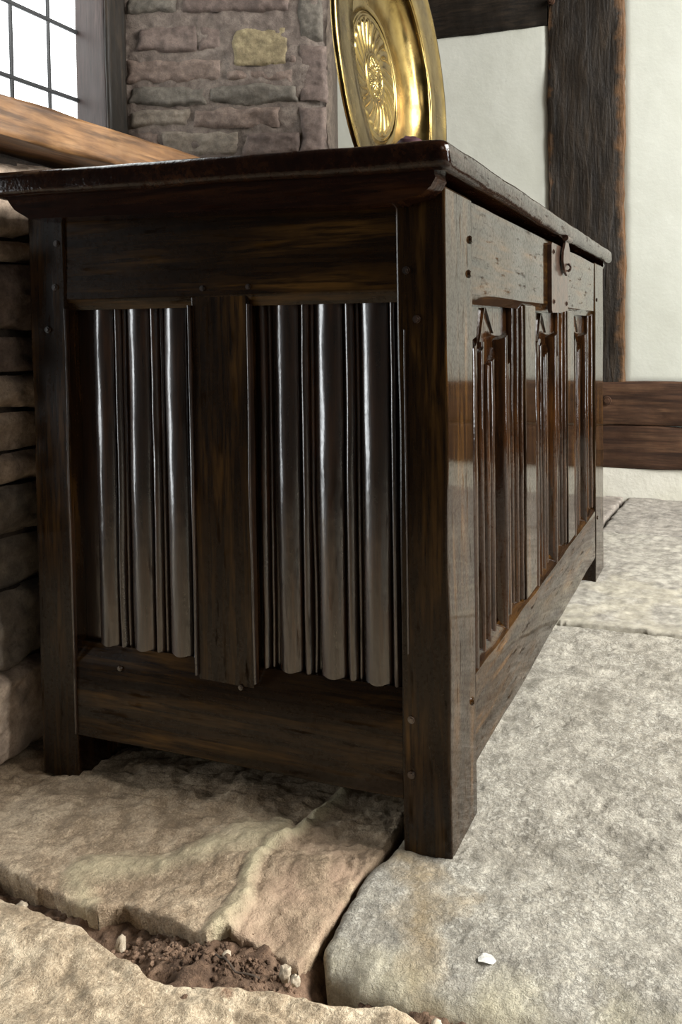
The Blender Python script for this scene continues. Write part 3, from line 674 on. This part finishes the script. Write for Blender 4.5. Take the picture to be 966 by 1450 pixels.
# end frame (camera side) and far end
for (yo, sgn) in ((0.002, -1), (L - 0.002, 1)):
    y_out = yo
    prism('top_rail', rail_prof_bottom_of(0.584, H - 0.002, y_out, 0.030, sgn), 0, XL, XR, oak_end[0], chest, 24, 30, 0.0006, 3)
    prism('bottom_rail', rail_prof_bottom_of(0.057, 0.172, y_out, 0.032, sgn, 0.020, 0.012, 'top'), 0, XL, XR, oak_end[0], chest, 24, 30, 0.0010, 5)
    box('muntin', (-0.309, min(y_out, y_out - sgn * 0.026) + (0.0008 if sgn < 0 else 0), 0.149), (-0.234, max(y_out, y_out - sgn * 0.026) - (0.0008 if sgn > 0 else 0), 0.5985), oak_end[2], chest, 0.002, 2, 16, 0.0006, 9)
def half_round(name, axis, s0, s1, base, height, z0, z1, mat, parent, sgn, seed, k=10, n=30, ztop=None, asym=0.0, cham=None, peak=None, flat=0):
    """vertical carved fold: axis 0 = spans x and projects along y*sgn, axis 1 = spans y and projects along x*sgn"""
    bm = bmesh.new(); rows = []
    for j in range(n + 1):
        row = []
        for i in range(k + 1):
            t = i / k; s = s0 + (s1 - s0) * t
            if peak is None:
                q = abs(2 * (t ** (1 + asym)) - 1)
                hgt = math.sqrt(max(0.0, 1 - q ** 2.2)) * height if flat == 0 else (height * (1 - flat) + height * flat * (1 - q * q)) * (1 if 0 < i < k else 0.8)
            else:
                hgt = height * (math.sqrt(max(0.0, 1 - (1 - t / peak) ** 2)) if t < peak else 1 - 0.75 * ((t - peak) / (1 - peak)) ** 1.3)
            zt = z1 if ztop is None else ztop(t)
            zb = z0 if cham is None else cham[0] + cham[1] * min(1.0, max(0.0, (cham[3] - hgt) / cham[2]))
            z = zb + (zt - zb) * j / n
            tool = 0.00035 * float(fbm(s * 120, z * 22, 0, seed, 2)); sw = 0.0010 * float(vnoise(z * 8, seed, 0, seed))
            dpt = base + sgn * (hgt + tool * (1 if 0 < i < k else 0))
            row.append(bm.verts.new((s + sw, dpt, z) if axis == 0 else (dpt, s + sw, z)))
        row.append(bm.verts.new((s1, base - sgn * 0.004, row[-1].co.z) if axis == 0 else (base - sgn * 0.004, s1, row[-1].co.z)))
        row.insert(0, bm.verts.new((s0, base - sgn * 0.004, row[0].co.z) if axis == 0 else (base - sgn * 0.004, s0, row[0].co.z)))
        rows.append(row)
    m2 = len(rows[0])
    for j in range(n):
        for i in range(m2 - 1): bm.faces.new((rows[j][i], rows[j][i + 1], rows[j + 1][i + 1], rows[j + 1][i]))
        bm.faces.new((rows[j][m2 - 1], rows[j][0], rows[j + 1][0], rows[j + 1][m2 - 1]))
    bm.faces.new(rows[0]); bm.faces.new(rows[-1][::-1])
    return bm_obj(name, bm, mat, parent, 55)
def end_panel(x0, x1, y_out, sgn, seed, lead_bead=True):
    w = x1 - x0; base = y_out - sgn * 0.021
    p = box('linenfold_panel', (x0, min(base, base - sgn * 0.012), 0.150), (x1, max(base, base - sgn * 0.012), 0.600), oak_fold, chest, 0)
    fo = [(0.14, 0.305, 0.0115), (0.435, 0.605, 0.0115), (0.73, 0.905, 0.0115), (0.322, 0.382, 0.010), (0.615, 0.685, 0.010), (0.915, 0.965, 0.010)]
    if lead_bead: fo.append((0.025, 0.085, 0.010))
    for q, (a, b_, hh) in enumerate(fo):
        half_round('fold', 0, x0 + a * w, x0 + b_ * w, base, hh, 0.157, 0.592, oak_fold, p, sgn, seed + q, 14, 30, None, asym=0.0, cham=(0.162, 0.010, 0.012, 0.021), flat=0.5 if q < 3 else 0)
        if q > 2: half_round('fold', 0, x0 + b_ * w, x0 + (b_ + 0.028) * w, base, hh * 0.55, 0.157, 0.592, oak_fold, p, sgn, seed + q + 20, 5, cham=(0.162, 0.010, 0.012, 0.021))
    return p
for (yo, sgn) in ((0.002, -1), (L - 0.002, 1)):
    end_panel(XL, -0.309, yo, sgn, 40, False); end_panel(-0.234, XR, yo, sgn, 60)
# worn bead run along the muntin and the post beside the panels
half_round('edge_bead', 0, -0.3125, -0.3085, 0.0035, 0.0045, 0.157, 0.586, oak_fold, chest, -1, 90, 6)
half_round('edge_bead', 0, -0.2345, -0.2305, 0.0035, 0.0045, 0.157, 0.586, oak_fold, chest, -1, 91, 6)
half_round('edge_bead', 0, -0.0465, -0.0440, 0.0008, 0.0022, 0.215, 0.555, oak_fold, chest, -1, 92, 6)
half_round('edge_bead', 0, XL - 0.003, XL, 0.0015, 0.0028, 0.06, 0.586, oak_fold, chest, -1, 93, 6)
# front frame
for (xo, sgn) in ((-0.0015, 1),):
    prism('top_rail', rail_prof_bottom_of(0.584, H - 0.002, xo, 0.030, sgn, 0.010, 0.006), 1, PWY, L - FARW, oak[1], chest, 40, 30, 0.0008, 13)
    prism('bottom_rail', rail_prof_bottom_of(0.057, 0.174, xo, 0.032, sgn, 0.014, 0.012, 'top'), 1, PWY, L - FARW, oak[1], chest, 40, 30, 0.0010, 15)
MUN = [(0.370, 0.440), (0.7135, 0.782)]
for y0, y1 in MUN:
    mu = box('muntin', (-0.028, y0, 0.165), (-0.002, y1, 0.590), oak[2], chest, 0.002, 2, 16, 0.0006, 19)
    for q in range(3):
        half_round('edge_bead', 1, y0 - 0.046 + q * 0.0150, y0 - 0.034 + q * 0.0150, -0.016 + 0.0035 * q, 0.0055, 0.170, 0.588, oak_front, mu, 1, 130 + q, 6)
def tent(y0, z0, y1, z1, base, parent, seed, w=0.0045, h=0.0035):
    """slanting carved ridge where the cloth is gathered above a fold"""
    bm = bmesh.new(); rows = []
    for t in (0, 0.33, 0.66, 1.0):
        y = y0 + (y1 - y0) * t; z = z0 + (z1 - z0) * t; ww = w * (1.1 - 0.5 * t); hh = h * (1.1 - 0.5 * t)
        rows.append([bm.verts.new((base - 0.002, y - ww, z)), bm.verts.new((base + hh, y - ww * 0.3, z)), bm.verts.new((base + hh, y + ww * 0.3, z)), bm.verts.new((base - 0.002, y + ww, z))])
    for i in range(3):
        for k in range(4): bm.faces.new((rows[i][k], rows[i][(k + 1) % 4], rows[i + 1][(k + 1) % 4], rows[i + 1][k]))
    bm.faces.new(rows[0]); bm.faces.new(rows[-1][::-1])
    return bm_obj('gather_ridge', bm, oak_front, parent, 30)
def front_panel(y0, y1, seed, last=False):
    w = y1 - y0; base = -0.019
    p = box('linenfold_panel', (base - 0.01, y0, 0.150), (base, y1 + 0.05, 0.600), oak_front, chest, 0)
    e = 1.0
    Y = lambda s: y0 + s * w
    hr = lambda a, b_, hh, zt, q, asym=0.0: half_round('fold', 1, Y(a), Y(b_), base, hh, 0.160, 0.5, oak_front, p, 1, seed + q, 12, 24, zt, asym, None, 0.3)
    hr(0.02, 0.22, 0.017, lambda t: 0.551 - 0.020 * abs(2 * t - 1.2), 0)
    hr(0.235, 0.34, 0.013, lambda t: 0.536 - 0.010 * abs(2 * t - 1), 1)
    hr(0.37, 0.48, 0.012, lambda t: 0.503 + 0.010 * (1 - t), 2)
    hr(0.50, 0.64, 0.010, lambda t: 0.512 + 0.020 * t, 3)
    hr(0.66, 0.79, 0.018, lambda t: 0.554 - 0.010 * abs(2 * t - 1.3), 4)
    hr(0.82, 0.985, 0.012, lambda t: 0.505 + 0.016 * t, 5)
    # collar drawn between two folds, hanging lower on one side
    half_round('fold', 1, Y(0.355), Y(0.43), base, 0.006, 0.503, 0.540, oak_front, p, 1, seed + 9, 6, 6)
    for (sa, za, sb_, zb) in ((0.09, 0.582, -0.01, 0.556), (0.12, 0.582, 0.25, 0.535), (0.45, 0.582, 0.36, 0.536), (0.48, 0.582, 0.66, 0.550)):
        tent(Y(sa), za, Y(sb_), zb, base, p, seed)
    return p
front_panel(PWY + 0.002, 0.325, 200); front_panel(0.442, 0.668, 230); front_panel(0.784, 0.985, 260)
for q in range(2):
    half_round('edge_bead', 1, 1.008 + q * 0.016, 1.021 + q * 0.016, -0.015 + 0.006 * q, 0.005, 0.170, 0.588, oak_front, chest, 1, 150 + q, 6)
# back boards and bottom so that the carcass is closed
box('back_board', (-D + 0.004, 0.07, 0.06), (-D + 0.024, L - 0.09, H - 0.004), oak[1], chest, 0.002)
box('bottom_board', (-D + 0.02, 0.02, 0.085), (-0.02, L - 0.02, 0.10), oak[1], chest, 0.002)
# pegs
for (x, z) in ((-0.0434, 0.6161), (-0.0324, 0.5657), (-0.0429, 0.1453), (-0.0436, 0.0861), (-0.498, 0.6654), (-0.502, 0.6123), (-0.515, 0.5607)):
    dowel('peg', (x, -0.0008, z), (0, -1, 0), 0.0047, 0.0040, oak_fold, chest)
for (y, z) in ((0.0838, 0.6161), (0.0900, 0.6543), (0.0831, 0.1365), (L - 0.10, 0.62), (L - 0.10, 0.14)):
    dowel('peg', (0.0006, y, z), (1, 0, 0), 0.005, 0.003, oak[2], chest)
for (x, z) in ((-0.42, 0.15), (-0.251, 0.150), (-0.232, 0.605), (-0.292, 0.605)):
    dowel('peg', (x, 0.0012, z), (0, -1, 0), 0.0036, 0.003, oak_fold, chest)
# lid
def lid_z(x): return 0.7085 - 0.019 * x
bm = bmesh.new()
lo, hi = (-0.566, -0.046, 0.0), (0.018, L + 0.026, 0.029)
bmesh.ops.create_cube(bm, size=1.0)
for v_ in bm.verts: v_.co = Vector([lo[i] + (v_.co[i] + 0.5) * (hi[i] - lo[i]) for i in range(3)])
vert_e = [e for e in bm.edges if abs(e.verts[0].co.z - e.verts[1].co.z) > 0.01]
bmesh.ops.bevel(bm, geom=vert_e, offset=0.012, segments=4, affect='EDGES', profile=0.5)
top_e = [e for e in bm.edges if e.verts[0].co.z > 0.02 and e.verts[1].co.z > 0.02 and e.calc_face_angle(0) > 0.5]
bmesh.ops.bevel(bm, geom=top_e, offset=0.010, segments=4, affect='EDGES', profile=0.5)
bot_e = [e for e in bm.edges if e.verts[0].co.z < 0.002 and e.verts[1].co.z < 0.002 and e.calc_face_angle(0) > 0.5]
bmesh.ops.bevel(bm, geom=bot_e, offset=0.007, segments=2, affect='EDGES', profile=0.4)
for ax, cuts in ((0, 50), (1, 90)):
    for k in range(1, cuts):
        co = Vector((0, 0, 0)); co[ax] = lo[ax] + (hi[ax] - lo[ax]) * k / cuts; nn = Vector((0, 0, 0)); nn[ax] = 1
        bmesh.ops.bisect_plane(bm, geom=bm.verts[:] + bm.edges[:] + bm.faces[:], plane_co=co, plane_no=nn)
VC = np.array([v_.co[:] for v_ in bm.verts])
dz = 0.0009 * fbm(VC[:, 0] * 12, VC[:, 1] * 12, VC[:, 2] * 40, 3, 3); dx = 0.0012 * fbm(VC[:, 1] * 14, VC[:, 2] * 60, 0, 8, 3); dy = 0.0012 * fbm(VC[:, 0] * 14, VC[:, 2] * 60, 0, 9, 3)
for v_, a, b_, c_ in zip(bm.verts, dx, dy, dz): v_.co += Vector((float(a), float(b_), float(c_) + lid_z(v_.co.x)))
lid = bm_obj('lid', bm, oak_lid[1], chest, 40)
def cove(xc, zt, zb, dirn, r_w):
    """ovolo end of a batten, from the lid down to its foot"""
    pts = []
    for k in range(9):
        t = k / 8 * math.pi / 2
        pts.append((xc + dirn * r_w * (1 - math.sin(t)) , zt + (zb - zt) * (1 - math.cos(t))))
    return pts
def batten(y0, y1):
    top = []
    right = [(0.000, 0.7095), (0.0015, 0.702), (-0.003, 0.694), (-0.012, 0.6875), (-0.024, 0.6845), (-0.034, 0.683), (-0.038, 0.680)]
    left = [(-0.505, 0.691), (-0.510, 0.694), (-0.518, 0.698), (-0.527, 0.703), (-0.533, 0.710), (-0.537, 0.716), (-0.545, 0.7185)]
    prof = right + [(-0.12, 0.6815), (-0.25, 0.685), (-0.38, 0.688)] + left + [(-0.40, 0.7165), (-0.25, 0.7138), (-0.1, 0.711)]
    return prism('lid_batten', prof, 1, y0, y1, oak_lid[0], lid, 4, 40, 0.0006, 33)
batten(-0.036, -0.0015); batten(L + 0.0015, L + 0.020)
# lock and hasp in the middle of the front rail
lockp = prism('lock_plate', [(0.528, 0.586), (0.534, 0.582), (0.60, 0.583), (0.672, 0.588), (0.676, 0.60), (0.672, 0.694), (0.534, 0.694), (0.528, 0.690)], 0, -0.0015, 0.0055, iron, chest, 1, 30)
hz = [(0.0, 0.014), (0.014, 0.016), (0.03, 0.032), (0.045, 0.036), (0.060, 0.024), (0.068, 0.0)]
pr_ = [(0.630 - w_, 0.714 - d_) for d_, w_ in hz] + [(0.630 + w_, 0.714 - d_) for d_, w_ in hz[::-1]]
hasp = prism('hasp', pr_, 0, 0.0085, 0.0125, iron, chest, 1, 30)
tube('hasp_loop', [(0.013 + 0.005 * math.sin(t), 0.630, 0.660 + 0.006 * math.cos(t)) for t in [k * math.pi / 6 for k in range(7)]], 0.0022, iron, hasp)
tube('hasp_hinge', [(0.013, 0.608, 0.7085), (0.013, 0.652, 0.7085)], 0.0055, iron, hasp, 10)
for (y, z) in ((0.545, 0.60), (0.545, 0.68), (0.66, 0.60), (0.66, 0.68)):
    dowel('nail', (0.0060, y, z), (1, 0, 0), 0.0045, 0.004, iron, lockp, 8)

# ================================================================== BRASS DISH
dc = Vector((-0.348, 0.786, 0.0)); az, tilt, R = 0.035, 0.052, 0.328
Ri, oi, Rm, om = 0.229, -0.018, 0.124, -0.056
zl = lid_z(-0.348) + 0.029
n = Vector((math.cos(az) * math.cos(tilt), math.sin(az) * math.cos(tilt), math.sin(tilt))); t_ = Vector((-math.sin(az), math.cos(az), 0)); s_ = n.cross(t_)
cen = dc + Vector((0, 0, zl + R * math.cos(tilt) + 0.002))
dish = empty('brass_dish', cen - s_ * R if s_.z > 0 else cen + s_ * R)
tag(dish, 'large round brass alms dish with swirling embossed centre standing on the chest', 'dish')
bx = dish.location.copy()
def lathe(name, prof, seg, mat, hfun=None, thick=0.0016):
    """prof: list of (radius, offset along the dish normal)"""
    P = np.array(prof); TH = np.linspace(0, 2 * np.pi, seg, endpoint=False)
    Rr, T = np.meshgrid(P[:, 0], TH, indexing='ij'); O, _ = np.meshgrid(P[:, 1], TH, indexing='ij')
    if hfun is not None: O = O + hfun(Rr, T)
    V = np.zeros(Rr.shape + (3,))
    for i in range(3): V[..., i] = cen[i] - bx[i] + n[i] * O + (t_[i] * np.cos(T) + s_[i] * np.sin(T)) * Rr
    a, b_ = Rr.shape; I = np.arange(a * b_).reshape(a, b_); J = np.roll(I, -1, 1)
    F = np.stack([I[:-1].ravel(), I[1:].ravel(), J[1:].ravel(), J[:-1].ravel()], 1)
    o = from_data(name, V.reshape(-1, 3), F, mat, dish)
    so = o.modifiers.new('sheet', 'SOLIDIFY'); so.thickness = thick; so.offset = 0
    return o
oi = -0.008
rim_p = [(Ri, oi), (Ri + 0.004, oi + 0.002), (0.26, oi + 0.003), (0.30, -0.003), (0.315, -0.001), (0.320, 0.001), (0.324, 0.002), (R, 0.0), (R, -0.006), (R - 0.004, -0.008)]
lathe('rim', rim_p, 160, brass, lambda r, t: 0.0008 * fbm(np.cos(t) * 3, np.sin(t) * 3, r * 20, 3, 2))
bowl_p = [(Ri, oi)] + [(Ri - 0.075 * (1 - math.cos(a)), oi - (-oi + om) * -1 * math.sin(a)) for a in np.linspace(0.1, math.pi / 2, 16)] + [(0.14, om + 0.001), (0.128, om + 0.001)]
lathe('bowl', bowl_p, 160, brass, lambda r, t: 0.0008 * fbm(np.cos(t) * 3, np.sin(t) * 3, r * 15, 6, 2))
def swirl(r, t):
    k = r / Rm
    lobes = 24
    ph = lobes * t + 17.0 * (k - 0.4)
    env = np.clip((k - 0.40) / 0.12, 0, 1) * np.clip((0.93 - k) / 0.07, 0, 1)
    h = 0.0055 * env * (0.25 + 0.75 * k) * np.abs(np.cos(ph / 2)) ** 0.8
    h = h + 0.003 * np.exp(-((k - 0.97) / 0.025) ** 2) + 0.0035 * np.exp(-((k - 0.36) / 0.03) ** 2)
    h = h + np.where(k < 0.33, 0.0045 * (1 - (k / 0.34) ** 2) + 0.0013 * fbm(r * np.cos(t) * 420, r * np.sin(t) * 420, 0, 5, 2), 0)
    return h
lathe('medallion', [(max(0.0005, r), om) for r in np.linspace(0.0, 0.128, 64)], 352, brass, swirl, 0.0012)
# low oak stand fixed behind the dish that keeps it upright
off = Vector((-0.440, 0.786, lid_z(-0.44) + 0.0325)) - dish.location
for nm, lo_, hi_, mt in (('stand_strut', (-0.012, 0.012, 0), (0.012, 0.028, 0.30), oak[2]), ('stand_strut', (-0.012, 0.132, 0), (0.012, 0.148, 0.30), oak[2]), ('stand_crossbar', (-0.010, 0.02, 0.10), (0.010, 0.14, 0.125), oak[1])):
    o = box(nm, lo_, hi_, mt, dish, 0.002); o.location = off
# scrap of dark red cloth
bm = bmesh.new(); bmesh.ops.create_uvsphere(bm, u_segments=20, v_segments=12, radius=1)
for v_ in bm.verts:
    c_ = v_.co.copy(); k = 1 + 0.35 * float(fbm(c_.x * 2, c_.y * 2, c_.z * 2, 44, 3))
    v_.co = Vector((c_.x * 0.019 * k + 0.004 * c_.z, c_.y * 0.016 * k, max(0.0, c_.z * 0.5 + 0.5) * 0.031 * (0.75 + 0.4 * k)))
rc = bm_obj('cloth_scrap', bm, red, None, 60); rc.location = (-0.078, 0.10, lid_z(-0.078) + 0.0288)
tag(rc, 'crumpled scrap of dark red cloth on the lid before the brass dish', 'cloth')
